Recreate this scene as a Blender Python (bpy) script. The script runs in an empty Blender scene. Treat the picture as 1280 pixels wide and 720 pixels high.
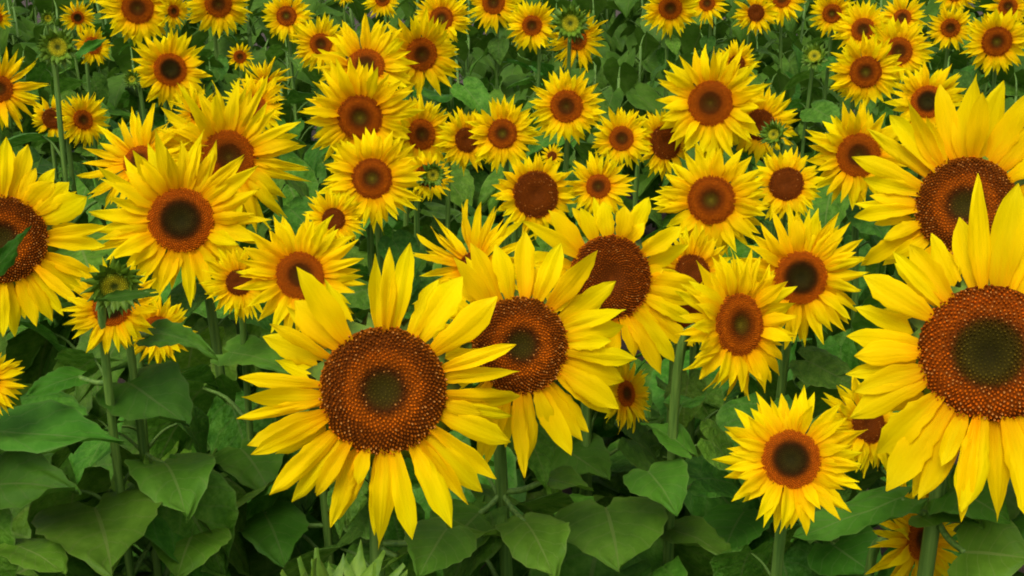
import bpy, math, random
from mathutils import Vector, Matrix, noise
R_ = math.radians
random.seed(7)
scene = bpy.context.scene
COL = scene.collection

# ------------------------------------------------------------------ camera
CAM_H = 2.10
FPX = 1536.0                      # focal length in pixels of the 1280x720 photograph
PITCH = math.atan2(510.0, FPX)    # horizon lies 150 px above the top edge
cd = bpy.data.cameras.new('camera'); cam = bpy.data.objects.new('camera', cd); COL.objects.link(cam)
cd.sensor_width = 36.0; cd.lens = 36.0 * FPX / 1280.0
cd.clip_start = 0.05; cd.clip_end = 500.0
cam.location = (0, 0, CAM_H); cam.rotation_euler = (math.pi/2 - PITCH, 0, 0)
scene.camera = cam
CAMP = Vector((0, 0, CAM_H))
FWD = Vector((0, math.cos(PITCH), -math.sin(PITCH)))
UP = Vector((0, math.sin(PITCH), math.cos(PITCH)))
RT = Vector((1, 0, 0))
def ray(x, y): return FWD + RT*((x-640)/FPX) + UP*((360-y)/FPX)
def at(x, y, depth): return CAMP + ray(x, y)*depth
def project(p):
    d = p - CAMP; z = d.dot(FWD)
    if z < 0.05: return None
    return 640 + FPX*d.dot(RT)/z, 360 - FPX*d.dot(UP)/z, z

# ------------------------------------------------------------------ world, sun, exposure
SUN_EL, SUN_AZ = 58.0, 205.0      # degrees; azimuth clockwise from +Y (behind the camera, a little to its left)
w = bpy.data.worlds.new('World'); scene.world = w; w.use_nodes = True
nt = w.node_tree; nt.nodes.clear()
sky = nt.nodes.new('ShaderNodeTexSky'); sky.sky_type = 'NISHITA'; sky.sun_disc = False
sky.sun_elevation = R_(SUN_EL); sky.sun_rotation = R_(SUN_AZ); sky.air_density = 1.0; sky.dust_density = 4.0; sky.ozone_density = 1.0
hs = nt.nodes.new('ShaderNodeHueSaturation'); hs.inputs['Saturation'].default_value = 0.30   # a veiled, whitish sky
bg = nt.nodes.new('ShaderNodeBackground'); bg.inputs['Strength'].default_value = 0.135
out = nt.nodes.new('ShaderNodeOutputWorld')
nt.links.new(sky.outputs[0], hs.inputs['Color']); nt.links.new(hs.outputs[0], bg.inputs['Color']); nt.links.new(bg.outputs[0], out.inputs['Surface'])
sd = bpy.data.lights.new('sun', 'SUN'); sun = bpy.data.objects.new('sun', sd); COL.objects.link(sun)
sd.energy = 1.25; sd.angle = R_(32); sd.color = (1.0, 0.95, 0.86)
saz = R_(SUN_AZ); sel = R_(SUN_EL)
SUN_DIR = Vector((math.sin(saz)*math.cos(sel), math.cos(saz)*math.cos(sel), math.sin(sel)))
sun.rotation_euler = (-SUN_DIR).to_track_quat('-Z', 'Y').to_euler(); sun.location = SUN_DIR*20
scene.view_settings.view_transform = 'Standard'; scene.view_settings.look = 'None'
scene.view_settings.exposure = 0.60; scene.view_settings.gamma = 1.0
scene.view_settings.use_curve_mapping = False
scene.render.engine = 'CYCLES'
scene.cycles.use_denoising = True; scene.cycles.filter_width = 1.9
scene.cycles.max_bounces = 6; scene.cycles.diffuse_bounces = 4; scene.cycles.transmission_bounces = 4

# ------------------------------------------------------------------ materials
def new_mat(name):
    m = bpy.data.materials.new(name); m.use_nodes = True
    m.node_tree.nodes.clear(); return m, m.node_tree
def N(t, kind, **kw):
    n = t.nodes.new(kind)
    for k, v in kw.items(): setattr(n, k, v)
    return n
def ramp(t, stops):
    r = N(t, 'ShaderNodeValToRGB'); e = r.color_ramp.elements
    while len(e) < len(stops): e.new(0.5)
    for el, (p, c) in zip(e, stops): el.position = p; el.color = (*c, 1)
    return r
def math_node(t, op, a, b=None, c=None):
    n = N(t, 'ShaderNodeMath', operation=op)
    for i, v in enumerate((a, b, c)):
        if v is None: continue
        if isinstance(v, (int, float)): n.inputs[i].default_value = v
        else: t.links.new(v, n.inputs[i])
    return n.outputs[0]
def thin_surface(t, color, rough, spec, trans, normal=None, tcolor=None):
    p = N(t, 'ShaderNodeBsdfPrincipled'); t.links.new(color, p.inputs['Base Color'])
    p.inputs['Roughness'].default_value = rough; p.inputs['Specular IOR Level'].default_value = spec
    tr = N(t, 'ShaderNodeBsdfTranslucent'); t.links.new(tcolor or color, tr.inputs['Color'])
    mx = N(t, 'ShaderNodeMixShader'); mx.inputs[0].default_value = trans
    t.links.new(p.outputs[0], mx.inputs[1]); t.links.new(tr.outputs[0], mx.inputs[2])
    if normal is not None:
        t.links.new(normal, p.inputs['Normal']); t.links.new(normal, tr.inputs['Normal'])
    o = N(t, 'ShaderNodeOutputMaterial'); t.links.new(mx.outputs[0], o.inputs['Surface'])

def petal_material():
    m, t = new_mat('petal_yellow')
    uv = N(t, 'ShaderNodeUVMap'); sep = N(t, 'ShaderNodeSeparateXYZ'); t.links.new(uv.outputs[0], sep.inputs[0])
    u, v = sep.outputs[0], sep.outputs[1]
    oi = N(t, 'ShaderNodeObjectInfo'); rnd = oi.outputs['Random']
    co = N(t, 'ShaderNodeCombineXYZ')
    t.links.new(math_node(t, 'MULTIPLY', u, 9.0), co.inputs[0]); t.links.new(math_node(t, 'MULTIPLY', v, 1.6), co.inputs[1])
    t.links.new(math_node(t, 'MULTIPLY', rnd, 40.0), co.inputs[2])
    ns = N(t, 'ShaderNodeTexNoise'); ns.inputs['Scale'].default_value = 1.0; ns.inputs['Detail'].default_value = 3.0
    t.links.new(co.outputs[0], ns.inputs['Vector'])
    vv = math_node(t, 'ADD', v, math_node(t, 'MULTIPLY_ADD', ns.outputs['Fac'], 0.30, -0.15))
    r = ramp(t, [(0.0, (0.82, 0.34, 0.000)), (0.12, (0.88, 0.47, 0.000)), (0.33, (0.91, 0.615, 0.000)), (0.75, (0.92, 0.69, 0.000)), (1.0, (0.92, 0.73, 0.003))])
    t.links.new(vv, r.inputs[0])
    h = N(t, 'ShaderNodeHueSaturation')
    t.links.new(math_node(t, 'MULTIPLY_ADD', rnd, 0.022, 0.488), h.inputs['Hue'])
    wn = N(t, 'ShaderNodeTexWhiteNoise', noise_dimensions='1D'); t.links.new(rnd, wn.inputs['W'])
    t.links.new(math_node(t, 'MULTIPLY_ADD', wn.outputs['Value'], 0.20, 0.85), h.inputs['Value'])
    t.links.new(r.outputs[0], h.inputs['Color'])
    wv = math_node(t, 'SINE', math_node(t, 'MULTIPLY', u, 34.0))
    ht = math_node(t, 'ADD', math_node(t, 'MULTIPLY', wv, 0.5), ns.outputs['Fac'])
    b = N(t, 'ShaderNodeBump'); b.inputs['Strength'].default_value = 0.16; b.inputs['Distance'].default_value = 0.0015
    t.links.new(ht, b.inputs['Height'])
    thin_surface(t, h.outputs[0], 0.65, 0.03, 0.44, b.outputs[0])
    return m

def leaf_material():
    m, t = new_mat('leaf_green')
    uv = N(t, 'ShaderNodeUVMap'); sep = N(t, 'ShaderNodeSeparateXYZ'); t.links.new(uv.outputs[0], sep.inputs[0])
    u = math_node(t, 'MULTIPLY_ADD', sep.outputs[0], 2.0, -1.0); v = sep.outputs[1]
    au = math_node(t, 'ABSOLUTE', u)
    oi = N(t, 'ShaderNodeObjectInfo'); rnd = oi.outputs['Random']
    mid = math_node(t, 'LESS_THAN', au, 0.032)
    sv = math_node(t, 'FRACT', math_node(t, 'MULTIPLY', math_node(t, 'SUBTRACT', v, math_node(t, 'MULTIPLY', au, 0.33)), 6.0))
    side = math_node(t, 'LESS_THAN', math_node(t, 'ABSOLUTE', math_node(t, 'SUBTRACT', sv, 0.5)), 0.055)
    vein = math_node(t, 'MAXIMUM', mid, math_node(t, 'MULTIPLY', side, 0.42))
    geo = N(t, 'ShaderNodeTexCoord')
    ns = N(t, 'ShaderNodeTexNoise'); ns.inputs['Scale'].default_value = 6.5; ns.inputs['Detail'].default_value = 8.0; ns.inputs['Roughness'].default_value = 0.68
    t.links.new(geo.outputs['Object'], ns.inputs['Vector'])
    r = ramp(t, [(0.32, (0.032, 0.100, 0.005)), (0.5, (0.062, 0.162, 0.010)), (0.68, (0.112, 0.238, 0.024))])
    t.links.new(ns.outputs['Fac'], r.inputs[0])
    rim = math_node(t, 'MULTIPLY', math_node(t, 'GREATER_THAN', au, 0.955), 0.5)
    vm = N(t, 'ShaderNodeMix', data_type='RGBA'); t.links.new(math_node(t, 'MULTIPLY', math_node(t, 'MAXIMUM', vein, rim), 0.70), vm.inputs[0])
    t.links.new(r.outputs[0], vm.inputs[6]); vm.inputs[7].default_value = (0.115, 0.185, 0.035, 1)
    h = N(t, 'ShaderNodeHueSaturation')
    t.links.new(math_node(t, 'MULTIPLY_ADD', rnd, 0.036, 0.484), h.inputs['Hue'])
    wn = N(t, 'ShaderNodeTexWhiteNoise', noise_dimensions='1D'); t.links.new(rnd, wn.inputs['W'])
    t.links.new(math_node(t, 'MULTIPLY_ADD', wn.outputs['Value'], 0.70, 0.65), h.inputs['Value'])
    t.links.new(vm.outputs[2], h.inputs['Color'])
    n2 = N(t, 'ShaderNodeTexNoise'); n2.inputs['Scale'].default_value = 16.0; n2.inputs['Detail'].default_value = 3.0
    t.links.new(geo.outputs['Object'], n2.inputs['Vector'])
    b = N(t, 'ShaderNodeBump'); b.inputs['Strength'].default_value = 0.8; b.inputs['Distance'].default_value = 0.006
    t.links.new(math_node(t, 'SUBTRACT', n2.outputs['Fac'], math_node(t, 'MULTIPLY', vein, 0.8)), b.inputs['Height'])
    thin_surface(t, h.outputs[0], 0.55, 0.12, 0.32, b.outputs[0])
    return m

def green_material(name, c1, c2, scale=40.0, stretch=0.08):
    m, t = new_mat(name)
    tc = N(t, 'ShaderNodeTexCoord'); mp = N(t, 'ShaderNodeMapping'); mp.inputs['Scale'].default_value = (1, 1, stretch)
    t.links.new(tc.outputs['Object'], mp.inputs[0])
    ns = N(t, 'ShaderNodeTexNoise'); ns.inputs['Scale'].default_value = scale; ns.inputs['Detail'].default_value = 4
    t.links.new(mp.outputs[0], ns.inputs['Vector'])
    r = ramp(t, [(0.3, c1), (0.7, c2)]); t.links.new(ns.outputs['Fac'], r.inputs[0])
    b = N(t, 'ShaderNodeBump'); b.inputs['Strength'].default_value = 0.5; b.inputs['Distance'].default_value = 0.003
    t.links.new(ns.outputs['Fac'], b.inputs['Height'])
    p = N(t, 'ShaderNodeBsdfPrincipled'); t.links.new(r.outputs[0], p.inputs['Base Color']); t.links.new(b.outputs[0], p.inputs['Normal'])
    p.inputs['Roughness'].default_value = 0.6; p.inputs['Specular IOR Level'].default_value = 0.3
    o = N(t, 'ShaderNodeOutputMaterial'); t.links.new(p.outputs[0], o.inputs['Surface'])
    return m

def floret_material():
    m, t = new_mat('floret_brown')
    a = N(t, 'ShaderNodeAttribute', attribute_name='tint')
    p = N(t, 'ShaderNodeBsdfPrincipled'); t.links.new(a.outputs['Color'], p.inputs['Base Color'])
    p.inputs['Roughness'].default_value = 0.8; p.inputs['Specular IOR Level'].default_value = 0.05
    o = N(t, 'ShaderNodeOutputMaterial'); t.links.new(p.outputs[0], o.inputs['Surface'])
    return m

def soil_material():
    m, t = new_mat('soil_brown')
    tc = N(t, 'ShaderNodeTexCoord')
    ns = N(t, 'ShaderNodeTexNoise'); ns.inputs['Scale'].default_value = 9.0; ns.inputs['Detail'].default_value = 8
    t.links.new(tc.outputs['Object'], ns.inputs['Vector'])
    r = ramp(t, [(0.3, (0.020, 0.011, 0.006)), (0.6, (0.046, 0.026, 0.014)), (0.8, (0.085, 0.052, 0.030))]); t.links.new(ns.outputs['Fac'], r.inputs[0])
    b = N(t, 'ShaderNodeBump'); b.inputs['Distance'].default_value = 0.04; t.links.new(ns.outputs['Fac'], b.inputs['Height'])
    p = N(t, 'ShaderNodeBsdfPrincipled'); t.links.new(r.outputs[0], p.inputs['Base Color']); t.links.new(b.outputs[0], p.inputs['Normal'])
    p.inputs['Roughness'].default_value = 0.9
    o = N(t, 'ShaderNodeOutputMaterial'); t.links.new(p.outputs[0], o.inputs['Surface'])
    return m

M_PETAL = petal_material(); M_LEAF = leaf_material()
M_STEM = green_material('stem_green', (0.035, 0.095, 0.008), (0.135, 0.235, 0.032), 170.0, 0.03)
M_CUP = green_material('calyx_green', (0.050, 0.105, 0.006), (0.110, 0.180, 0.012), 6.0, 1.0)
M_BRACT = green_material('bract_green', (0.048, 0.115, 0.003), (0.120, 0.205, 0.006), 3.0, 1.0)
M_FLORET = floret_material(); M_SOIL = soil_material()

# ------------------------------------------------------------------ mesh helpers
def mesh(name, verts, faces, mats, uvs=None, fmat=None, smooth=True):
    me = bpy.data.meshes.new(name); me.from_pydata([tuple(v) for v in verts], [], faces)
    for m in mats: me.materials.append(m)
    if uvs:
        l = me.uv_layers.new(name='UVMap')
        for i, lp in enumerate(me.loops): l.data[i].uv = uvs[lp.vertex_index]
    if fmat: me.polygons.foreach_set('material_index', fmat)
    if smooth: me.polygons.foreach_set('use_smooth', [True]*len(me.polygons))
    me.update(); return me
def obj(name, me, parent=None, mat4=None):
    o = bpy.data.objects.new(name, me); COL.objects.link(o)
    if parent: o.parent = parent
    if mat4 is not None: o.matrix_local = mat4
    return o
def grid_faces(nu, nv, off=0):
    return [(off+j*nu+i, off+j*nu+i+1, off+(j+1)*nu+i+1, off+(j+1)*nu+i) for j in range(nv-1) for i in range(nu-1)]
def lerp_tab(tab, x):
    for (a, b), (c, d) in zip(tab, tab[1:]):
        if x <= c: return b + (d-b)*(x-a)/(c-a)
    return tab[-1][1]
def tube(points, radii, sides=8):
    verts, faces, n = [], [], len(points)
    ref = Vector((1, 0, 0))
    for k, p in enumerate(points):
        tg = (points[min(k+1, n-1)] - points[max(k-1, 0)]).normalized()
        a = ref - tg*ref.dot(tg)
        if a.length < 0.1: a = Vector((0, 1, 0)) - tg*tg.y
        a.normalize(); b = tg.cross(a)
        for s in range(sides):
            th = 2*math.pi*s/sides; verts.append(p + (a*math.cos(th) + b*math.sin(th))*radii[k])
    for k in range(n-1):
        for s in range(sides):
            s2 = (s+1) % sides; faces.append((k*sides+s, k*sides+s2, (k+1)*sides+s2, (k+1)*sides+s))
    faces.append(tuple(range(sides))[::-1]); faces.append(tuple((n-1)*sides+s for s in range(sides)))
    return verts, faces
def catmull(pts, per=5):
    out_ = []
    P = [pts[0]*2-pts[1]] + pts + [pts[-1]*2-pts[-2]]
    for i in range(1, len(P)-2):
        for k in range(per):
            s = k/per; a, b, c, d = P[i-1], P[i], P[i+1], P[i+2]
            out_.append(0.5*((2*b) + (c-a)*s + (2*a-5*b+4*c-d)*s*s + (3*b-a-3*c+d)*s**3))
    out_.append(pts[-1].copy()); return out_

# petals: a dozen and more shapes, length 1 along +Y, width 1
def petal_mesh(k, slender=False):
    rg = random.Random(100+k)
    nu, nv = 7, 13
    peak = rg.uniform(0.38, 0.58)
    tab = [(0, 0.36), (peak*0.4, 0.70), (peak, 1.0), (peak+0.2, rg.uniform(0.84, 0.93)), (0.84, rg.uniform(0.52, 0.66)), (0.94, 0.27), (1.0, 0.03)]
    if slender:
        peak = rg.uniform(0.28, 0.42)
        tab = [(0, 0.55), (peak*0.5, 0.85), (peak, 1.0), (peak+0.2, rg.uniform(0.78, 0.88)), (0.80, rg.uniform(0.38, 0.50)), (0.92, 0.18), (1.0, 0.02)]
    fold = rg.uniform(-0.10, 0.22); bend = rg.uniform(-0.30, 0.16); arch = rg.uniform(-0.05, 0.10)
    side = rg.gauss(0, 0.11); twist = rg.gauss(0, 0.55); rip = rg.uniform(0.006, 0.022); ph = rg.uniform(0, 6)
    curl = rg.uniform(-0.20, 0.15)
    V, UV = [], []
    for j in range(nv):
        v = j/(nv-1); hw = 0.5*lerp_tab(tab, v); eL, eR = 1 + rg.gauss(0, 0.05), 1 + rg.gauss(0, 0.05)
        for i in range(nu):
            u = -1 + 2*i/(nu-1)
            x = u*hw*(eL if u < 0 else eR)*(1 + 0.05*math.sin(7*v+ph+u)); z = fold*u*u*hw*0.6 + rip*math.sin(u*5+ph)*math.sin(math.pi*v)
            th = twist*v*v; x, z = x*math.cos(th), z + x*math.sin(th)*0.30
            x += side*v*v*1.4; z += bend*v*v + arch*math.sin(math.pi*v) + curl*max(0, v-0.7)**2*2
            z += 0.016*math.sin(11*v+ph)*u + (0.016 if i % 2 else -0.016)*math.sin(math.pi*min(1, v*1.1)) + 0.035*noise.noise(Vector((u*1.3, v*3.2, k*7.7)))*min(1, 2*v)
            V.append((x, v*(1-0.08*abs(bend)), z)); UV.append(((u+1)/2, v))
    return mesh('petal_shape', V, grid_faces(nu, nv), [M_PETAL], UV)
PETALS = [petal_mesh(k) for k in range(18)]; SLENDER = [petal_mesh(k, True) for k in range(18, 36)]

# leaves: heart shaped blade (length 1) drooping from an upward stalk; origin where the stalk meets the stem
def blade(rg, nu=11, nv=13, hw_max=None):
    hw_max = hw_max or rg.uniform(0.38, 0.47); fold = rg.uniform(0.05, 0.34); droop = rg.uniform(0.05, 0.38)
    wav = rg.uniform(0.03, 0.075); ph = rg.uniform(0, 6); sk = rg.gauss(0, 0.05)
    tab = [(0, 0.50), (0.07, 0.76), (0.16, 0.94), (0.28, 1.0), (0.42, 0.96), (0.58, 0.82), (0.74, 0.56), (0.86, 0.32), (0.95, 0.12), (1.0, 0.01)]
    V, UV = [], []
    for j in range(nv):
        v = j/(nv-1); hw = hw_max*lerp_tab(tab, v)
        for i in range(nu):
            u = -1 + 2*i/(nu-1); au = abs(u)
            tooth = 0.011*(1 if j % 2 else -1) if au > 0.99 and 0 < j < nv-1 else 0
            x = u*(hw + tooth) + sk*v*v
            y = v - 0.20*math.sin(au*2.2)*(1-v)**4 + (0.02*math.sin(9*au+ph))
            z = fold*au*hw - droop*v*v*1.0 + wav*au*au*math.sin(8*v+ph+(2 if u > 0 else 0)) - 0.05*(1-v)**3*au
            z += 0.010*math.sin((v-0.33*au)*37.7)*(1-au*0.5) + 0.07*noise.noise(Vector((u*1.8, v*3.0, ph*9)))*(0.25+au)
            V.append(Vector((x, y*(1-0.12*droop), z))); UV.append(((u+1)/2, v))
    return V, UV, grid_faces(nu, nv)
def leaf_mesh(k):
    rg = random.Random(500+k)
    V, UV, Fc = blade(rg)
    beta = R_(rg.uniform(12, 62)); plen = rg.uniform(0.38, 0.62); el = R_(rg.uniform(20, 50)); roll = R_(rg.gauss(0, 12))
    base = Vector((0, plen*math.cos(el), plen*math.sin(el)*0.9))
    rot = Matrix.Rotation(-beta, 3, 'X') @ Matrix.Rotation(roll, 3, 'Y')
    V = [rot @ p + base for p in V]
    mid = Vector((0, plen*0.5*math.cos(el), plen*0.62*math.sin(el)))
    tv, tf = tube(catmull([Vector((0, -0.01, -0.01)), mid, base + rot @ Vector((0, 0.03, -0.008))], 3), [0.026, 0.022, 0.02, 0.018, 0.017, 0.016, 0.014], 5)
    n = len(V); fm = [0]*len(Fc) + [1]*len(tf)
    Fc = Fc + [tuple(i+n for i in f) for f in tf]; V = V + tv; UV = UV + [(0.5, 0.0)]*len(tv)
    me = mesh('leaf_shape', V, Fc, [M_LEAF, M_STEM], UV, fm)
    probe = [V[i] for i in (0, 10, 5, 2*11+0, 2*11+10, 2*11+5, 5*11, 5*11+5, 5*11+10, 8*11, 8*11+5, 8*11+10, 12*11+5)]
    return me, probe
LEAVES = [leaf_mesh(k) for k in range(14)]

# green cup behind the head with a pointed rim; unit = disc radius
def cup_mesh():
    V, Fc = [], []; S = 44
    prof = [(0.16, -0.55), (0.40, -0.42), (0.78, -0.28), (1.02, -0.16)]
    for r, z in prof:
        for s in range(S): a = 2*math.pi*s/S; V.append((r*math.cos(a), r*math.sin(a), z))
    for s in range(S):
        a = 2*math.pi*s/S; r = 1.26 if s % 2 == 0 else 1.10; V.append((r*math.cos(a), r*math.sin(a), -0.26 if s % 2 == 0 else -0.15))
    for s in range(S): a = 2*math.pi*s/S; V.append((0.95*math.cos(a), 0.95*math.sin(a), -0.10))
    for k in range(5):
        for s in range(S): Fc.append((k*S+s, k*S+(s+1) % S, (k+1)*S+(s+1) % S, (k+1)*S+s))
    return mesh('cup_shape', V, Fc, [M_CUP])
CUP = cup_mesh()
def bract_mesh(k):
    rg = random.Random(900+k); V = []; nv = 6; bend = rg.uniform(-0.1, 0.35)
    for j in range(nv):
        v = j/(nv-1); hw = 0.5*lerp_tab([(0, 0.8), (0.3, 1.0), (0.6, 0.62), (0.8, 0.26), (1, 0.02)], v)
        for i in range(3):
            u = i-1; V.append((u*hw, v, 0.10*(1-abs(u)) + bend*v*v))
    return mesh('bract_shape', V, grid_faces(3, nv), [M_BRACT])
BRACTS = [bract_mesh(k) for k in range(5)]

# disc: dome plus spiral florets; colours by ring are the florets' own colours
RINGS = {
 # stops: radius, colour ; pollen: list of (radius from, to, share of pale tips)
 'ripe':  ([(0, (0.030, 0.022, 0.002)), (0.12, (0.046, 0.034, 0.002)), (0.24, (0.050, 0.028, 0.002)), (0.30, (0.030, 0.010, 0.001)), (0.37, (0.14, 0.032, 0.001)), (0.44, (0.25, 0.056, 0.001)), (0.58, (0.29, 0.064, 0.001)), (0.66, (0.16, 0.036, 0.001)), (0.86, (0.12, 0.028, 0.001)), (0.95, (0.17, 0.044, 0.001)), (1.0, (0.26, 0.070, 0.001))], [(0.28, 0.35, .35), (0.60, 0.99, .16)]),
 'wide':  ([(0, (0.016, 0.012, 0.001)), (0.14, (0.026, 0.021, 0.001)), (0.34, (0.046, 0.033, 0.002)), (0.44, (0.060, 0.030, 0.001)), (0.50, (0.040, 0.014, 0.001)), (0.53, (0.14, 0.028, 0.001)), (0.62, (0.28, 0.058, 0.001)), (0.82, (0.26, 0.052, 0.001)), (1.0, (0.17, 0.038, 0.001))], [(0.49, 0.54, .55), (0.58, 0.98, .22)]),
 'amber': ([(0, (0.070, 0.042, 0.002)), (0.18, (0.070, 0.026, 0.001)), (0.42, (0.085, 0.021, 0.001)), (0.55, (0.24, 0.050, 0.001)), (0.80, (0.33, 0.072, 0.001)), (0.92, (0.28, 0.058, 0.001)), (1.0, (0.42, 0.115, 0.001))], []),
 'olive': ([(0, (0.110, 0.082, 0.004)), (0.18, (0.085, 0.050, 0.002)), (0.32, (0.080, 0.023, 0.001)), (0.50, (0.20, 0.040, 0.001)), (0.72, (0.34, 0.075, 0.001)), (0.90, (0.22, 0.044, 0.001)), (1.0, (0.38, 0.10, 0.001))], []),
 'cocoa': ([(0, (0.12, 0.026, 0.001)), (0.6, (0.155, 0.033, 0.001)), (0.9, (0.12, 0.025, 0.001)), (1.0, (0.28, 0.070, 0.001))], [(0.5, 0.95, .05)]),
 'dark':  ([(0, (0.018, 0.015, 0.002)), (0.20, (0.030, 0.023, 0.002)), (0.50, (0.030, 0.013, 0.001)), (0.60, (0.10, 0.023, 0.001)), (0.70, (0.32, 0.066, 0.001)), (0.92, (0.35, 0.074, 0.001)), (1.0, (0.44, 0.13, 0.001))], []),
 'bud':   ([(0, (0.05, 0.075, 0.008)), (0.18, (0.08, 0.10, 0.010)), (0.30, (0.30, 0.28, 0.010)), (0.65, (0.46, 0.40, 0.01)), (0.85, (0.26, 0.30, 0.015)), (1.0, (0.12, 0.18, 0.01))], []),
}
def ring_colour(stops, r):
    for (a, ca), (b, cb) in zip(stops, stops[1:]):
        if r <= b:
            f = (r-a)/(b-a); return [p+(q-p)*f for p, q in zip(ca, cb)]
    return list(stops[-1][1])
def dome_z(r): return 0.10 - 0.13*r**4 - 0.10*math.exp(-(r/0.28)**2)
DISC_CACHE = {}
def disc_meshes(kind, n):
    if (kind, n) in DISC_CACHE: return DISC_CACHE[(kind, n)]
    rg = random.Random(n*7+len(kind)); stops, pollen = RINGS[kind]
    V, Fc, C = [], [], []; S, K = 28, 9
    V.append((0, 0, dome_z(0))); C.append(ring_colour(stops, 0))
    for k in range(1, K+1):
        r = k/K
        for s in range(S):
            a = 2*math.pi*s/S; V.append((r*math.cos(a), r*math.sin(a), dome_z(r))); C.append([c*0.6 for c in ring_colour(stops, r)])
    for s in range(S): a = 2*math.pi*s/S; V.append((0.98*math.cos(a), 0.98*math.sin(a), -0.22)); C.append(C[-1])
    for s in range(S): Fc.append((0, 1+s, 1+(s+1) % S))
    for k in range(K):
        for s in range(S): Fc.append((1+k*S+s, 1+k*S+S+s, 1+k*S+S+(s+1) % S, 1+k*S+(s+1) % S))
    base = mesh('disc_shape', V, Fc, [M_FLORET])
    at_ = base.color_attributes.new('tint', 'FLOAT_COLOR', 'POINT')
    for i, c in enumerate(C): at_.data[i].color = (*c, 1)
    V, Fc, C = [], [], []
    for i in range(n):
        r = math.sqrt((i+0.5)/n); a = i*2.399963
        r2 = r*(1+rg.gauss(0, 0.008)); x, y = r2*math.cos(a), r2*math.sin(a); z = dome_z(r)
        s = 0.80/math.sqrt(n)*(0.72 + 0.40*r); hgt = s*rg.uniform(0.7, 1.7)*(0.65 if r < 0.32 else 1.1)
        c = ring_colour(stops, min(1, r2*(1+rg.gauss(0, 0.02)))); f = rg.uniform(0.80, 1.25); c = [q*f for q in c]
        if n == 1000 and r > 0.30:      # coarse open florets of the largest discs
            s *= 0.86; hgt *= 1.75; f = rg.uniform(0.85, 1.9); c = [q*f for q in c]
        tip = [min(1, q*1.35) for q in c]
        for lo, hi, share in pollen:
            if lo <= r <= hi and rg.random() < share: tip = [0.52, 0.20, 0.035]; hgt *= 1.15
        b = len(V); ox, oy = rg.gauss(0, .25)*s + 0.35*s*math.cos(a), rg.gauss(0, .25)*s + 0.35*s*math.sin(a)
        for q in range(5):
            th = a + q*2*math.pi/5; V.append((x+s*math.cos(th), y+s*math.sin(th), z-0.01)); C.append(c)
        for q in range(5):
            th = a + q*2*math.pi/5; V.append((x+ox+0.42*s*math.cos(th), y+oy+0.42*s*math.sin(th), z+hgt)); C.append(tip)
        for q in range(5): Fc.append((b+q, b+(q+1) % 5, b+5+(q+1) % 5, b+5+q))
        Fc.append(tuple(b+5+q for q in range(5)))
    fl = mesh('floret_shape', V, Fc, [M_FLORET], smooth=False)
    at_ = fl.color_attributes.new('tint', 'FLOAT_COLOR', 'POINT')
    at_.data.foreach_set('color', [q for c in C for q in (*c, 1)])
    DISC_CACHE[(kind, n)] = (base, fl); return base, fl

# ------------------------------------------------------------------ ground
def ground():
    V, Fc = [], []; rg = random.Random(3)
    xs = [-150, -60, -25] + [-12 + 0.4*i for i in range(61)] + [25, 60, 150]
    ys = [-150, -60, -20, -6] + [-2 + 0.4*i for i in range(51)] + [26, 60, 150]
    for y in ys:
        for x in xs: V.append((x, y, rg.gauss(0, 0.018) if -12 < x < 12 and -2 < y < 18 else 0))
    o = obj('ground', mesh('ground', V, grid_faces(len(xs), len(ys)), [M_SOIL])); o['kind'] = 'structure'
ground()

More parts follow.
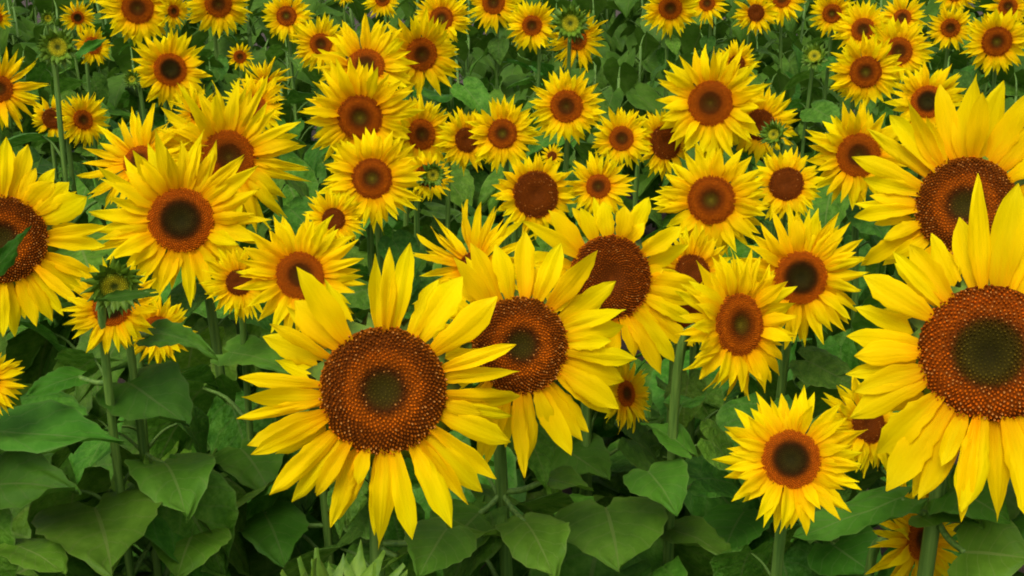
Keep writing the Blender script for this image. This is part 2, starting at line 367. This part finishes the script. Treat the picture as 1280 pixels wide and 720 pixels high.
# ------------------------------------------------------------------ traced petals of the largest heads: tip (x, y) and width in photo pixels
def crop(tips, ox, oy, k): return [(ox + x/k, oy + y/k, w_/k) for x, y, w_ in tips]
TRACE = {
 'A': crop([(325,35,34),(362,25,32),(408,10,48),(535,85,62),(612,145,62),(650,240,36),(660,290,36),(680,375,46),(655,412,28),(645,468,52),(615,550,38),(580,585,50),(545,605,34),(515,652,54),(415,685,46),(362,705,60),(325,690,30),(255,655,36),(222,655,42),(195,585,36),(135,600,42),(88,575,50),(42,475,54),(45,490,44),(12,408,28),(32,380,50),(15,318,34),(75,212,58),(95,192,28),(140,140,66),(150,72,58),(480,95,50),(460,560,30),(290,560,34),(575,400,36)], 290, 300, 1.847),
 'B': crop([(285,90,55),(205,135,50),(145,130,48),(360,130,58),(440,150,62),(510,235,62),(512,280,48),(530,335,52),(480,375,38),(545,420,48),(530,470,62),(500,525,66),(490,560,46),(435,605,54),(410,625,48),(378,658,62),(295,665,48),(245,690,42),(190,680,38),(150,660,38),(80,600,44),(20,520,50),(0,430,50),(10,340,50),(40,250,55),(90,170,50),(325,180,50),(400,220,50),(340,600,45)], 520, 240, 2.0),
 'C': crop([(590,10,52),(525,40,50),(470,25,50),(420,40,50),(335,50,52),(270,70,42),(650,90,48),(690,140,48),(720,225,52),(700,280,46),(690,330,46),(680,385,46),(640,420,48),(595,450,52),(545,410,46),(500,420,44),(440,410,44),(380,390,44),(320,350,44),(290,290,44),(270,220,44),(265,150,44),(560,70,44),(620,200,44),(640,350,40),(570,400,40)], 520, 240, 2.0),
 'D': crop([(360,50,66),(250,110,50),(278,40,44),(150,165,50),(65,228,60),(120,185,34),(25,340,44),(48,375,50),(45,445,52),(35,495,52),(85,570,60),(105,635,66),(155,655,52),(185,665,56),(250,690,34),(268,685,62),(345,705,54),(400,700,50),(450,640,56),(500,570,56),(545,480,56),(555,400,56),(545,310,56),(510,220,56),(440,110,60),(400,90,50),(215,600,40)], 1040, 200, 1.565),
 'E': crop([(400,50,84),(500,25,118),(620,35,104),(720,80,100),(260,125,80),(215,155,80),(140,210,60),(95,318,70),(120,400,64),(150,480,60),(85,535,62),(100,715,66),(230,720,66),(300,790,70),(420,830,70),(540,850,70),(650,820,70),(760,760,70),(830,660,70),(860,540,76),(860,420,80),(830,300,80),(790,190,80),(560,90,80),(330,180,70),(200,620,60)], 1040, 90, 3.0),
 'F': crop([(95,30,64),(15,10,58),(295,215,100),(245,170,76),(165,150,90),(365,320,52),(362,378,50),(345,485,62),(310,540,66),(225,610,50),(190,630,58),(138,650,58),(60,690,52),(15,695,48),(-60,680,50),(-130,640,56),(-190,570,56),(-240,480,56),(-250,380,56),(-240,280,56),(-200,180,56),(-140,100,60),(-60,40,60),(280,580,44),(120,110,46)], 0, 170, 2.767),
}

# ------------------------------------------------------------------ the flowers of the photograph
# x, y of the disc centre, petal radius, disc radius (photo pixels), disc kind, yaw, pitch of the face away from the camera, label
G_OPEN, G_BUD = 'open sunflowers across the field', 'green sunflower buds among the open flowers'
HEADS = [
 (479,488,178,80,'ripe',2,3,'biggest whole sunflower, bottom centre, with long separate petals around a ringed brown disc','A'),
 (651,432,142,62,'ripe',14,2,'large sunflower with olive-centred disc, overlapped on its left by the biggest central bloom','B'),
 (764,347,120,54,'cocoa',24,2,'large sunflower with plain dark brown disc, behind the upper right of the central pair','C'),
 (1236,441,190,85,'wide',3,2,'huge sunflower cut by the right edge, broad dark green disc centre, thick stem below','D'),
 (1207,257,150,62,'ripe',0,3,'large sunflower with tall broad petals, just above the huge bloom at the right edge','E'),
 (2,299,126,55,'ripe',6,2,'large sunflower cut by the left edge with a leaf tip across its disc','F'),
 (226,275,100,41,'dark',0,2,'front sunflower of the trio at upper left, round dark disc with amber rim',None),
 (286,196,94,34,'amber',3,14,'sunflower behind and to the right of the round-disc bloom in the upper left trio',None),
 (174,202,70,22,'amber',-5,24,'sunflower at the left of the upper left trio, its disc half hidden by petals',None),
 (375,344,76,31,'amber',0,4,'sunflower just above the biggest bloom, a pale petal tip pointing into its disc',None),
 (450,147,70,29,'olive',0,4,'middle sunflower of the three stacked one above another, upper centre left',None),
 (465,223,61,26,'olive',0,2,'lowest sunflower of the three stacked one above another, upper centre left',None),
 (457,82,62,24,'amber',0,22,'top sunflower of the three stacked one above another, only the upper disc showing',None),
 (527,68,50,21,'amber',6,2,'bright round sunflower to the right of the top bloom of the stacked three',None),
 (552,23,36,15,'olive',0,8,'small sunflower near the top edge, partly behind the round bloom below it',None),
 (401,55,35,14,'amber',-4,4,'sunflower leaning against the left of the top bloom of the stacked three',None),
 (358,20,31,13,'olive',-4,4,'small whole sunflower near the top edge, to the left of two overlapping blooms',None),
 (478,-2,25,10,'amber',0,0,'small sunflower cut by the top edge above the stacked three',None),
 (617,3,34,15,'amber',0,0,'sunflower cut by the top edge, beside a small whole bloom with pale green stem',None),
 (527,168,46,20,'amber',22,4,'sunflower half hidden by the right petals of the middle stacked bloom',None),
 (583,175,38,16,'cocoa',18,2,'sunflower squeezed behind the left side of a neat round bloom, upper centre',None),
 (628,167,44,19,'olive',0,2,'neat round sunflower in upper centre with a green dot in its disc',None),
 (534,220,32,15,'cocoa',8,8,'small dim sunflower partly covered by a green bud, right of the stacked three',None),
 (665,32,32,13,'amber',0,0,'small round sunflower standing free on a long pale stem near the top centre',None),
 (722,50,38,13,'amber',20,0,'small sunflower mostly hidden behind a green bud near the top centre',None),
 (708,133,44,21,'amber',-6,0,'round sunflower alone below the bud near the top centre',None),
 (777,173,37,16,'amber',0,4,'small round sunflower between the lone round bloom and the large one at its right',None),
 (832,178,42,22,'cocoa',10,6,'sunflower with plain brown disc half hidden left of the large upper bloom',None),
 (888,129,68,29,'amber',0,2,'large bright sunflower in the upper right centre with full round disc',None),
 (889,250,67,31,'olive',0,6,'bright sunflower with ringed disc directly below the large upper right centre bloom',None),
 (670,243,50,30,'cocoa',6,4,'sunflower with big plain dark brown disc and short petals, near picture centre',None),
 (748,233,42,16,'amber',4,14,'small sunflower just right of the short-petalled dark brown one',None),
 (690,195,16,6,'cocoa',0,10,'tiny dim sunflower peeping above the short-petalled dark brown one',None),
 (921,80,28,11,'cocoa',12,4,'small sunflower peeping out at the upper right of the large bright bloom',None),
 (950,156,46,20,'cocoa',14,10,'sunflower half covered by a green bud, right of the large bright bloom',None),
 (838,10,35,15,'amber',0,0,'sunflower at the top edge, left of a dense pair of small yellow heads',None),
 (884,4,27,10,'amber',10,6,'small sunflower squeezed between two blooms at the top edge, right of centre',None),
 (945,16,28,11,'cocoa',4,2,'small sunflower at the right end of the top edge cluster, right of centre',None),
 (977,-2,31,12,'amber',0,6,'small sunflower cut by the top edge, left of a free-standing little bloom',None),
 (1040,17,29,12,'olive',0,2,'small free-standing sunflower near the top edge above a green bud',None),
 (1079,37,35,15,'amber',0,4,'sunflower behind the left of the four-bloom clump at upper right',None),
 (1128,22,30,11,'amber',6,12,'topmost sunflower of the four-bloom clump at upper right',None),
 (1123,64,41,18,'amber',12,2,'sunflower at the right of the four-bloom clump, tucked behind the front one',None),
 (1082,90,44,20,'olive',0,0,'front sunflower of the four-bloom clump at upper right',None),
 (1188,35,27,12,'amber',0,2,'small whole sunflower near the top edge, between the clump and the corner',None),
 (1246,52,39,19,'olive',0,0,'round sunflower in the upper right corner with a neat dark disc',None),
 (1194,-9,28,11,'amber',0,0,'small sunflower mostly cut by the top edge near the right corner',None),
 (1260,8,29,12,'amber',10,4,'small sunflower behind the round bloom in the upper right corner',None),
 (1160,127,46,21,'dark',0,6,'sunflower with dark disc behind the tall petals of the large right bloom',None),
 (1073,194,62,28,'amber',0,2,'sunflower overlapped on its right by the tall-petalled large right bloom',None),
 (983,230,44,22,'cocoa',0,6,'sunflower with yellow-green leaf against its disc, right of two stacked blooms',None),
 (925,406,86,40,'olive',38,2,'sunflower with narrow oval disc turned sideways, right of the large brown-disc bloom',None),
 (1001,347,82,34,'dark',0,2,'sunflower with pointed well separated petals, upper right of the oval-disc bloom',None),
 (989,574,84,37,'dark',0,4,'whole sunflower low at the right with a nearly black disc centre',None),
 (1086,530,60,25,'cocoa',22,6,'sunflower mostly hidden between the low black-centred bloom and the huge right one',None),
 (783,492,44,17,'amber',42,4,'small sunflower peeping from under the petals of the large central pair',None),
 (866,340,58,24,'cocoa',10,8,'sunflower wedged behind the oval-disc bloom, only part of its brown disc visible',None),
 (862,392,40,20,'cocoa',-6,4,'dim sunflower whose dark disc shows between long petals left of the oval-disc bloom',None),
 (592,334,76,20,'cocoa',-14,4,'sunflower nearly hidden behind the biggest two, its petals fanning out above them',None),
 (417,274,38,15,'cocoa',0,10,'dim sunflower peeping out below the lowest of the stacked three',None),
 (299,353,44,17,'cocoa',-4,6,'sunflower mostly hidden left of the bloom with a petal in its disc',None),
 (140,384,56,24,'dark',0,8,'sunflower at mid left with a green bud hanging over its disc',None),
 (197,412,42,18,'amber',10,6,'sunflower half hidden behind the bud stem at mid left',None),
 (-22,476,48,20,'amber',0,0,'sunflower cut by the left edge below the large one, only petals showing',None),
 (-1,111,52,17,'amber',0,0,'sunflower cut by the left edge near the top, half a disc showing',None),
 (-4,22,18,7,'amber',0,0,'tiny sunflower cut by the left edge at the top corner',None),
 (97,22,21,8,'dark',0,0,'tiny round sunflower in the upper left corner above a half-covered one',None),
 (116,57,24,11,'amber',0,4,'small sunflower at upper left with a green leaf across its disc',None),
 (172,10,45,20,'amber',0,0,'sunflower touching the top edge at upper left, large among its neighbours',None),
 (217,14,24,8,'amber',16,0,'small sunflower squeezed behind the right of a bloom at the top edge, upper left',None),
 (120,-14,20,8,'amber',0,0,'sunflower almost wholly cut by the top edge, upper left',None),
 (213,87,47,21,'dark',0,0,'round sunflower above the upper left trio with a dark round disc',None),
 (273,5,40,17,'amber',0,0,'sunflower cut by the top edge, above a tiny free-standing bloom',None),
 (300,71,17,8,'amber',6,0,'tiny free-standing sunflower against dark leaves above the upper left trio',None),
 (331,104,30,8,'amber',-6,10,'small sunflower with a small disc, upper right of the upper left trio',None),
 (318,132,42,15,'amber',8,12,'sunflower peeping over the right shoulder of the upper left trio',None),
 (247,143,36,9,'cocoa',0,16,'sunflower buried behind the upper left trio, only petals and a brown speck showing',None),
 (66,148,26,13,'cocoa',-4,2,'small sunflower with the pale stem of a bud crossing its disc',None),
 (104,150,34,13,'amber',18,2,'sunflower beside the one crossed by a bud stem, upper left',None),
 (1152,674,84,27,'amber',62,4,'sunflower low at the right behind the thick stem, petals pointing right',None),
 (430,-6,14,5,'amber',0,0,'tiny sunflower almost cut off by the top edge, centre left',None),
]
# x, y, outer radius, disc radius, yaw, pitch, label
BUDS = [
 (72,59,25,13,0,2,'round green bud on a long bare stem at the upper left'),
 (60,23,10,5,0,0,'tiny yellow-green bud near the upper left corner'),
 (165,99,14,5,-15,10,'small green bud left of the round dark-disc bloom, upper left'),
 (143,358,34,19,0,-26,'spiky green bud hanging over the disc of a bloom at mid left'),
 (541,219,17,9,18,0,'small yellow-green bud in front of a dim bloom, right of the stacked three'),
 (713,29,24,12,0,2,'round green bud with yellow centre in front of a bloom near the top centre'),
 (967,168,20,8,-20,10,'green bud in front of a brown disc, right of the large upper bloom'),
 (1018,70,17,9,0,24,'single green bud below a free-standing little bloom at upper right'),
 (428,752,96,30,4,66,'big spiky green bud cut by the bottom edge below the biggest bloom'),
]

DELTA, DMAX, DMIN = 0.58, 0.36, 0.085
KEEP = []          # places of the single leaves, which other leaves should not cover
placed = []        # (px, py, R, depth) of every head, to keep leaves from hiding faces
def head_depth(x, y, R, dmax=DMAX):
    if (x, y) in SET_BACK: return SET_BACK[(x, y)]
    dz = -ray(x, y).z
    t = DELTA/dz
    D = 2*R*t/FPX
    if D > dmax: t = dmax*FPX/(2*R)
    if D < DMIN: t = DMIN*FPX/(2*R)
    return t
# heads that stand behind their neighbours (or buds in front of a bloom), in metres along the view
SET_BACK = {(783,492): 2.05, (197,412): 2.0, (862,392): 2.02, (866,340): 2.12, (1086,530): 1.85, (1152,674): 1.72, (299,353): 2.1, (-22,476): 1.7,
            (247,143): 3.05, (832,178): 3.5, (950,156): 3.45, (583,175): 3.1, (527,168): 3.32, (534,220): 2.72, (143,358): 1.66, (541,219): 2.64, (713,29): 4.0, (72,59): 2.9, (967,168): 3.25}
def head_frame(P, yaw, pitch):
    z = (CAMP - P).normalized()
    x = Vector((0, 0, 1)).cross(z).normalized(); y = z.cross(x)
    m = Matrix((x, y, z)).transposed()
    return m @ Matrix.Rotation(R_(yaw), 3, 'Y') @ Matrix.Rotation(R_(-pitch), 3, 'X')

class Plant: pass
LEAN = {(1236,441): (-0.085, 0), (479,488): (-0.035, 0), (651,432): (-0.015, 0)}
def make_root(name, label, cat, group, P, nrm, rg, lean=(0, 0)):
    pl = Plant()
    base = Vector((P.x - nrm.x*0.08 + rg.gauss(0, 0.03) + lean[0], P.y - nrm.y*0.09 + rg.uniform(0, 0.06) + lean[1], 0))
    root = bpy.data.objects.new(name, None); COL.objects.link(root); root.location = base; root.empty_display_size = 0.1
    root['label'] = label; root['category'] = cat; root['group'] = group
    pl.root, pl.base, pl.P, pl.n, pl.rg = root, base, P, nrm, rg
    return pl
def make_stem(pl, back, thick):
    P, n, b, rg = pl.P, pl.n, pl.base, pl.rg
    top = P - n*back*0.5
    nb = P - n*(back + 0.035) + Vector((0, 0, -0.012))
    el = Vector((P.x*0.55 + b.x*0.45, P.y*0.8+b.y*0.2, 0)) - Vector((n.x, n.y, 0))*(back+0.045); el.z = P.z - 0.10
    m1 = el.lerp(b, 0.45) + Vector((rg.gauss(0, 0.012), rg.gauss(0, 0.012), 0))
    pts = catmull([top, nb, el, m1, b + Vector((0, 0, -0.03))], 6)
    pl.axis = pts
    n_ = len(pts); rad = [thick*(0.80 + 0.35*min(1, k/(n_*0.6))) for k in range(n_)]
    V, Fc = tube([p - b for p in pts], rad, 9)
    obj('stem', mesh('stem', V, Fc, [M_STEM]), pl.root)
def axis_at(pl, z):
    for p, q in zip(pl.axis[8:], pl.axis[9:]):
        if q.z <= z <= p.z: f = (p.z - z)/max(1e-6, p.z - q.z); return p.lerp(q, f)
    return pl.axis[-1]
def hides_face(pts, skip=None):
    for p in pts:
        q = project(p)
        if q and any(q[2] < hd - 0.02 and (q[0]-hx)**2 + (q[1]-hy)**2 < hr*hr for hx, hy, hr, hd in KEEP): return True
        if q is None: return True
        for i, (hx, hy, hr, hd) in enumerate(placed):
            if q[2] < hd - 0.01 and (q[0]-hx)**2 + (q[1]-hy)**2 < (hr*0.93)**2: return True
        if q[2] < 0.62: return True
    return False
def make_leaves(pl, count, size, seen=True):
    rg = pl.rg; a0 = rg.uniform(0, 6.28); H = pl.P.z
    ztop = H - 0.14 - 0.25*size
    made = 0
    for k in range(count):
        z = ztop - (ztop - 0.18)*(k/count)**0.92 + rg.uniform(-0.03, 0.03)
        sz = size*(0.55 + 0.6*min(1, k/4))*rg.uniform(0.82, 1.15)
        for tr in range(7):
            a = a0 + k*2.39996 + rg.gauss(0, 0.25) + tr*0.8
            me, probe = LEAVES[rg.randrange(len(LEAVES))]
            p = axis_at(pl, z) - pl.base
            m = Matrix.Translation(p) @ Matrix.Rotation(a, 4, 'Z') @ Matrix.Rotation(rg.gauss(0, 0.15), 4, 'X') @ Matrix.Rotation(rg.gauss(0, 0.12), 4, 'Y') @ Matrix.Scale(sz, 4)
            wm = Matrix.Translation(pl.base) @ m
            if not hides_face([wm @ v for v in probe]): break
            sz *= 0.93
        else: continue
        obj('leaf', me, pl.root, m); made += 1
def add_petal(head, rg, ang, L, wd, tilt, r0, z0, layer_roll=0.0, shapes=PETALS):
    m = (Matrix.Rotation(ang - math.pi/2, 4, 'Z') @ Matrix.Translation((0, r0, z0)) @ Matrix.Rotation(tilt, 4, 'X')
         @ Matrix.Rotation(layer_roll, 4, 'Y') @ Matrix.Diagonal((wd, L, L, 1)))
    obj('petal', shapes[rg.randrange(len(shapes))], head, m)

def sunflower(i, spec):
    x, y, R, rd, kind, yaw, pitch, label, trace = spec
    rg = random.Random(1000 + i)
    t = head_depth(x, y, R); P = at(x, y, t); r_disc = rd*t/FPX
    fr = head_frame(P, yaw + rg.gauss(0, 3 if trace else 9), pitch + rg.gauss(0, 3 if trace else 6)); nrm = fr.col[2].copy()
    pl = make_root('sunflower', label, 'sunflower', G_OPEN, P, nrm, rg, LEAN.get((x, y), (0, 0)))
    hm = Matrix.Translation(P - pl.base) @ fr.to_4x4() @ Matrix.Scale(r_disc, 4)
    head = obj('flower_head', CUP, pl.root, hm)
    n = 1000 if rd > 50 else 850 if rd > 24 else 420 if rd > 13 else 180
    base, fl = disc_meshes(kind, n)
    rz = Matrix.Rotation(rg.uniform(0, 6.28), 4, 'Z')
    obj('seed_disc', base, head, rz); f = obj('florets', fl, head, rz.copy()); f['kind'] = 'stuff'
    ratio = R/rd
    if trace:
        inv = fr.inverted()
        tips = TRACE[trace]; order = list(range(len(tips))); rg.shuffle(order)
        for q, k in enumerate(order):
            tx, ty, tw = tips[k]
            d = ray(tx, ty); s = (P - CAMP).dot(nrm)/d.dot(nrm)          # onto the plane of the head
            loc = inv @ (CAMP + d*s - P)/r_disc
            ang = math.atan2(loc.y, loc.x); rad = math.hypot(loc.x, loc.y)
            tilt = rg.gauss(0.08, 0.12); front = rg.random() < 0.5
            L = max(0.35, (rad - 0.90)/math.cos(tilt)*1.03)
            add_petal(head, rg, ang, L, tw*t/FPX/r_disc*(1.12 if trace == 'A' else 1.02), tilt, 0.90, -0.02 if front else -0.10 - 0.02*rg.random(), rg.gauss(0, 0.12))
        back = 11 if trace == 'A' else 17
        for k in range(back):
            ang = (k + rg.random()*0.8)*2*math.pi/back
            add_petal(head, rg, ang, (ratio-0.9)*rg.uniform(0.60, 0.95), 0.30*rg.uniform(0.8, 1.2), rg.gauss(-0.12, 0.06), 0.86, -0.17, rg.gauss(0, .15))
    else:
        N1 = 29 if R > 30 else 22 if R > 18 else 16
        L0 = (ratio - 0.90)*1.09
        W0 = min(0.27*L0 + 0.08, 0.46)
        for layer in range(2):
            nn = N1 if layer == 0 else N1 - 4
            ph = rg.uniform(0, 6)
            for k in range(nn):
                if rg.random() < 0.04: continue
                ang = ph + (k + rg.gauss(0, 0.26))*2*math.pi/nn
                low = 0.5 - 0.5*math.sin(ang)
                L = L0*(rg.uniform(0.72, 1.12) if layer == 0 else rg.uniform(0.82, 1.22))
                tilt = (0.22 if layer == 0 else 0.04) + rg.gauss(0, 0.20) - 0.12*low
                add_petal(head, rg, ang, L, W0*rg.uniform(0.8, 1.25), tilt, 0.92, -0.03 - 0.08*layer - 0.02*rg.random(), rg.gauss(0, 0.24), SLENDER)
    pl.t, pl.R, pl.back, pl.thick = t, R, 0.5*r_disc, 0.0038 + 0.0056*min(1, R*2*t/FPX/0.36)
    placed.append((x, y, R, t)); return pl

def bud(i, spec):
    x, y, R, rd, yaw, pitch, label = spec
    rg = random.Random(3000 + i)
    t = head_depth(x, y, R*1.7, 0.34); P = at(x, y, t); r_disc = rd*t/FPX
    fr = head_frame(P, yaw, pitch); nrm = fr.col[2].copy()
    pl = make_root('sunflower_bud', label, 'bud', G_BUD, P, nrm, rg)
    hm = Matrix.Translation(P - pl.base) @ fr.to_4x4() @ Matrix.Scale(r_disc, 4)
    head = obj('flower_head', CUP, pl.root, hm)
    base, fl = disc_meshes('bud', 220)
    obj('seed_disc', base, head, Matrix.Identity(4)); f = obj('florets', fl, head, Matrix.Identity(4)); f['kind'] = 'stuff'
    for layer in range(3):
        nn = 15 if R < 60 else 8
        for k in range(nn):
            ang = (k + 0.33*layer + rg.gauss(0, 0.15))*2*math.pi/nn
            L = (R/rd)*rg.uniform(0.50, 0.78) - 0.1; tilt = [0.95, 0.50, 0.05][layer] + rg.gauss(0, 0.16)
            m = (Matrix.Rotation(ang - math.pi/2, 4, 'Z') @ Matrix.Translation((0, 0.96 + 0.02*layer, -0.05 - 0.07*layer)) @ Matrix.Rotation(tilt, 4, 'X')
                 @ Matrix.Diagonal(((0.60 if R < 60 else 1.15)*rg.uniform(.8, 1.1), L, L, 1)))
            obj('bract', BRACTS[rg.randrange(5)], head, m)
    pl.t, pl.R, pl.back, pl.thick = t, R, 0.5*r_disc, 0.0060
    placed.append((x, y, R*0.8, t)); return pl

plants = [sunflower(i, s) for i, s in enumerate(HEADS)] + [bud(i, s) for i, s in enumerate(BUDS)]
for pl in plants: make_stem(pl, pl.back, pl.thick)

# ------------------------------------------------------------------ single leaves one can pick out in the photograph
# stalk end x, y, tip x, y (photo pixels), depth of each, blade width (pixels), how far the face turns up from the camera (degrees)
LEAF_SPOTS = [
 (-14,345,43,288,1.62,1.58,24,20), (-40,536,152,553,1.42,1.38,105,58), (-25,612,104,598,1.34,1.28,85,42), (118,634,152,716,1.42,1.28,150,10),
 (160,478,230,534,1.62,1.52,100,20), (205,578,243,642,1.55,1.46,110,25), (185,418,273,432,1.64,1.55,40,40), (757,634,782,712,1.44,1.32,142,12),
 (838,662,916,703,1.42,1.32,64,48), (1128,622,995,676,1.36,1.28,64,36), (1205,690,1290,700,1.40,1.34,130,20), (1240,640,1275,680,1.66,1.56,110,20), (1158,640,1272,655,1.52,1.46,60,58),
 (858,562,798,524,1.60,1.64,45,50), (680,598,738,614,1.58,1.52,40,50), (285,440,365,462,1.80,1.68,60,45), (100,470,30,490,1.80,1.72,40,45),
 (495,695,628,658,1.50,1.56,40,62), (655,650,700,720,1.60,1.50,90,25), (600,640,545,705,1.70,1.60,95,25), (330,640,362,705,1.70,1.60,95,20),
 (300,560,345,620,1.82,1.72,95,20), (1040,680,1092,722,1.50,1.44,95,25), (930,640,898,694,1.62,1.52,85,25), (20,680,88,714,1.25,1.20,70,45),
 (700,560,760,600,1.80,1.70,80,30), (810,590,850,640,1.75,1.66,80,25), (560,660,520,720,1.62,1.52,90,20), (245,660,215,720,1.50,1.42,100,20),
 (1190,610,1262,650,1.62,1.52,100,25), (1265,600,1225,660,1.66,1.56,100,25),
 (97,68,135,50,4.35,4.28,15,20), (955,250,1002,236,2.50,2.46,16,25), (186,366,118,378,1.63,1.58,17,35),
]
def spot_leaves():
    for k, (bx, by, tx, ty, db, dt, wpx, up) in enumerate(LEAF_SPOTS):
        rg = random.Random(4000 + k)
        best = None
        for step in range(15):
            d0 = db + (0.0 if db > 2.2 or by < 400 else 0.035*step)
            B = at(bx, by, d0)
            for pl in (plants if k else [q for q in plants if q.root['label'].startswith('sunflower cut by the left edge below')]):
                for p in pl.axis[9:]:
                    d = (p - B).length + (0.10 if p.z > B.z + 0.02 else 0) - (0.03 if p.y > B.y else 0) + 0.15*(d0 - db)
                    if best is None or d < best[0]: best = (d, pl, p, d0)
        _, pl, A, d0 = best
        dt = dt*d0/db; db = d0
        B, T = at(bx, by, db), at(tx, ty, dt); Y = T - B; L = Y.length; Y.normalize()
        Z = (CAMP - B).normalized(); Z = (Z - Y*Z.dot(Y)).normalized(); X = Y.cross(Z)
        if X.z > 0: up = -up
        rot = Matrix((X, Y, Z)).transposed() @ Matrix.Rotation(R_(up), 3, 'Y')
        if (rot @ Vector((0, 0, 1))).z < (rot @ Matrix.Rotation(R_(-2*up), 3, 'Y') @ Vector((0, 0, 1))).z: rot = rot @ Matrix.Rotation(R_(-2*up), 3, 'Y')
        V, UV, Fc = blade(rg, hw_max=0.5*wpx*db/FPX/L)
        droop0 = V[12*11+5].z
        V = [Vector((p.x, p.y, p.z - droop0*p.y*0.8))*L for p in V]
        lf = obj('leaf', mesh('leaf', V, Fc, [M_LEAF], UV), pl.root, Matrix.Translation(B - pl.base) @ rot.to_4x4())
        inv = rot.inverted()
        a = inv @ (A - B); m = a*0.5 + inv @ Vector((0, 0, -0.10*(A-B).length))
        if (A-B).length > 0.3: print('long stalk', k, round((A-B).length, 2))
        pv, pf = tube(catmull([a, m, Vector((0, 0.02*L, -0.002))], 4), [0.0045]*9, 6)
        if up < 60 and by > 400: KEEP.append(((bx*0.6+tx*0.4), (by*0.6+ty*0.4), max(14, 0.32*wpx), db))
        obj('petiole', mesh('petiole', pv, pf, [M_STEM]), lf)
spot_leaves()
for pl in plants: make_leaves(pl, 20, pl.rg.uniform(0.17, 0.23))

# ------------------------------------------------------------------ rows beyond and beside the flowers in view: nobody could count them
def far_rows():
    rg = random.Random(77)
    V, Fc, UV, fm, C = [], [], [], [], []
    def add(me, m):
        n = len(V); vs, fs, ms, uv, ct, mo = me
        V.extend(m @ v for v in vs); Fc.extend(tuple(i+n for i in q) for q in fs); UV.extend(uv); C.extend(ct)
        fm.extend([x + mo for x in ms])
    def take(me, mo):
        vs = [v.co.copy() for v in me.vertices]; u = [(0.5, 0)]*len(vs); ct = [(1, 1, 1, 1)]*len(vs)
        if me.uv_layers:
            for lp, d in zip(me.loops, me.uv_layers[0].data): u[lp.vertex_index] = tuple(d.uv)
        if 'tint' in me.color_attributes: ct = [tuple(d.color) for d in me.color_attributes['tint'].data]
        return vs, [tuple(p.vertices) for p in me.polygons], [p.material_index for p in me.polygons], u, ct, mo
    lv = [take(me, 0) for me, _ in LEAVES[:8]]; pt = [take(me, 2) for me in PETALS[:8]]
    dm = [take(me, 3) for me in disc_meshes('amber', 110)]; cup = take(CUP, 4)
    def plant(b, H, with_head):
        tv, tf = tube([b, b + Vector((rg.gauss(0, .02), rg.gauss(0, .02), H*0.5)), b + Vector((0, 0, H*(1.0 if with_head else 0.86)))], [0.010, 0.009, 0.007], 6)
        add((tv, tf, [1]*len(tf), [(0.5, 0)]*len(tv), [(1, 1, 1, 1)]*len(tv), 0), Matrix.Identity(4))
        for k in range(11):
            z = H*((0.93 if with_head else 0.86) - 0.66*k/11); sz = rg.uniform(0.17, 0.26)
            m = Matrix.Translation(b + Vector((0, 0, z))) @ Matrix.Rotation(k*2.4 + rg.gauss(0, .3), 4, 'Z') @ Matrix.Rotation(rg.gauss(0, .15), 4, 'X') @ Matrix.Scale(sz, 4)
            j = rg.randrange(8)
            if not hides_face([m @ v for v in LEAVES[j][1]]): add(lv[j], m)
        if not with_head: return
        P = b + Vector((0, -0.05, H + 0.02)); r = rg.uniform(0.035, 0.06)
        hm = Matrix.Translation(P) @ head_frame(P, rg.gauss(0, 10), rg.gauss(4, 6)).to_4x4() @ Matrix.Scale(r, 4)
        for d in dm: add(d, hm)
        add(cup, hm)
        for k in range(36):
            add(pt[rg.randrange(8)], hm @ Matrix.Rotation(k*2*math.pi/18 + rg.gauss(0, .06), 4, 'Z') @ Matrix.Translation((0, 0.92, -0.04 - 0.08*(k > 17)))
                @ Matrix.Rotation(rg.gauss(0.12, .15), 4, 'X') @ Matrix.Diagonal((0.4, 1.25*rg.uniform(.8, 1.1), 1.25, 1)))
    y = 0.8
    while y < 10.5:
        hw = 0.4167*y*1.04 + 0.20; x = -hw - 1.1
        while x < hw + 1.1:
            if abs(x) > hw or y > 5.9:
                b = Vector((x + rg.gauss(0, 0.05), y + rg.gauss(0, 0.08), 0)); H = rg.uniform(1.36, 1.55)
                q = project(b + Vector((0, 0, H))); inside = q and -60 < q[0] < 1340 and q[1] > -60
                if y > 5.9: plant(b, (rg.uniform(1.25, 1.45) if y < 7.4 else rg.uniform(1.55, 1.75)) if inside else H, not inside)
                elif not inside: plant(b, H, True)
            x += rg.uniform(0.34, 0.48) if y < 7 else rg.uniform(0.24, 0.36)
        y += 0.52
    me = mesh('far_foliage', V, Fc, [M_LEAF, M_STEM, M_PETAL, M_FLORET, M_CUP], UV, fm)
    at_ = me.color_attributes.new('tint', 'FLOAT_COLOR', 'POINT'); at_.data.foreach_set('color', [q for c in C for q in c])
    o = obj('far_foliage', me); o['kind'] = 'stuff'
    o['label'] = 'mass of sunflower leaves and stems behind the farthest flowers'; o['category'] = 'foliage'
far_rows()
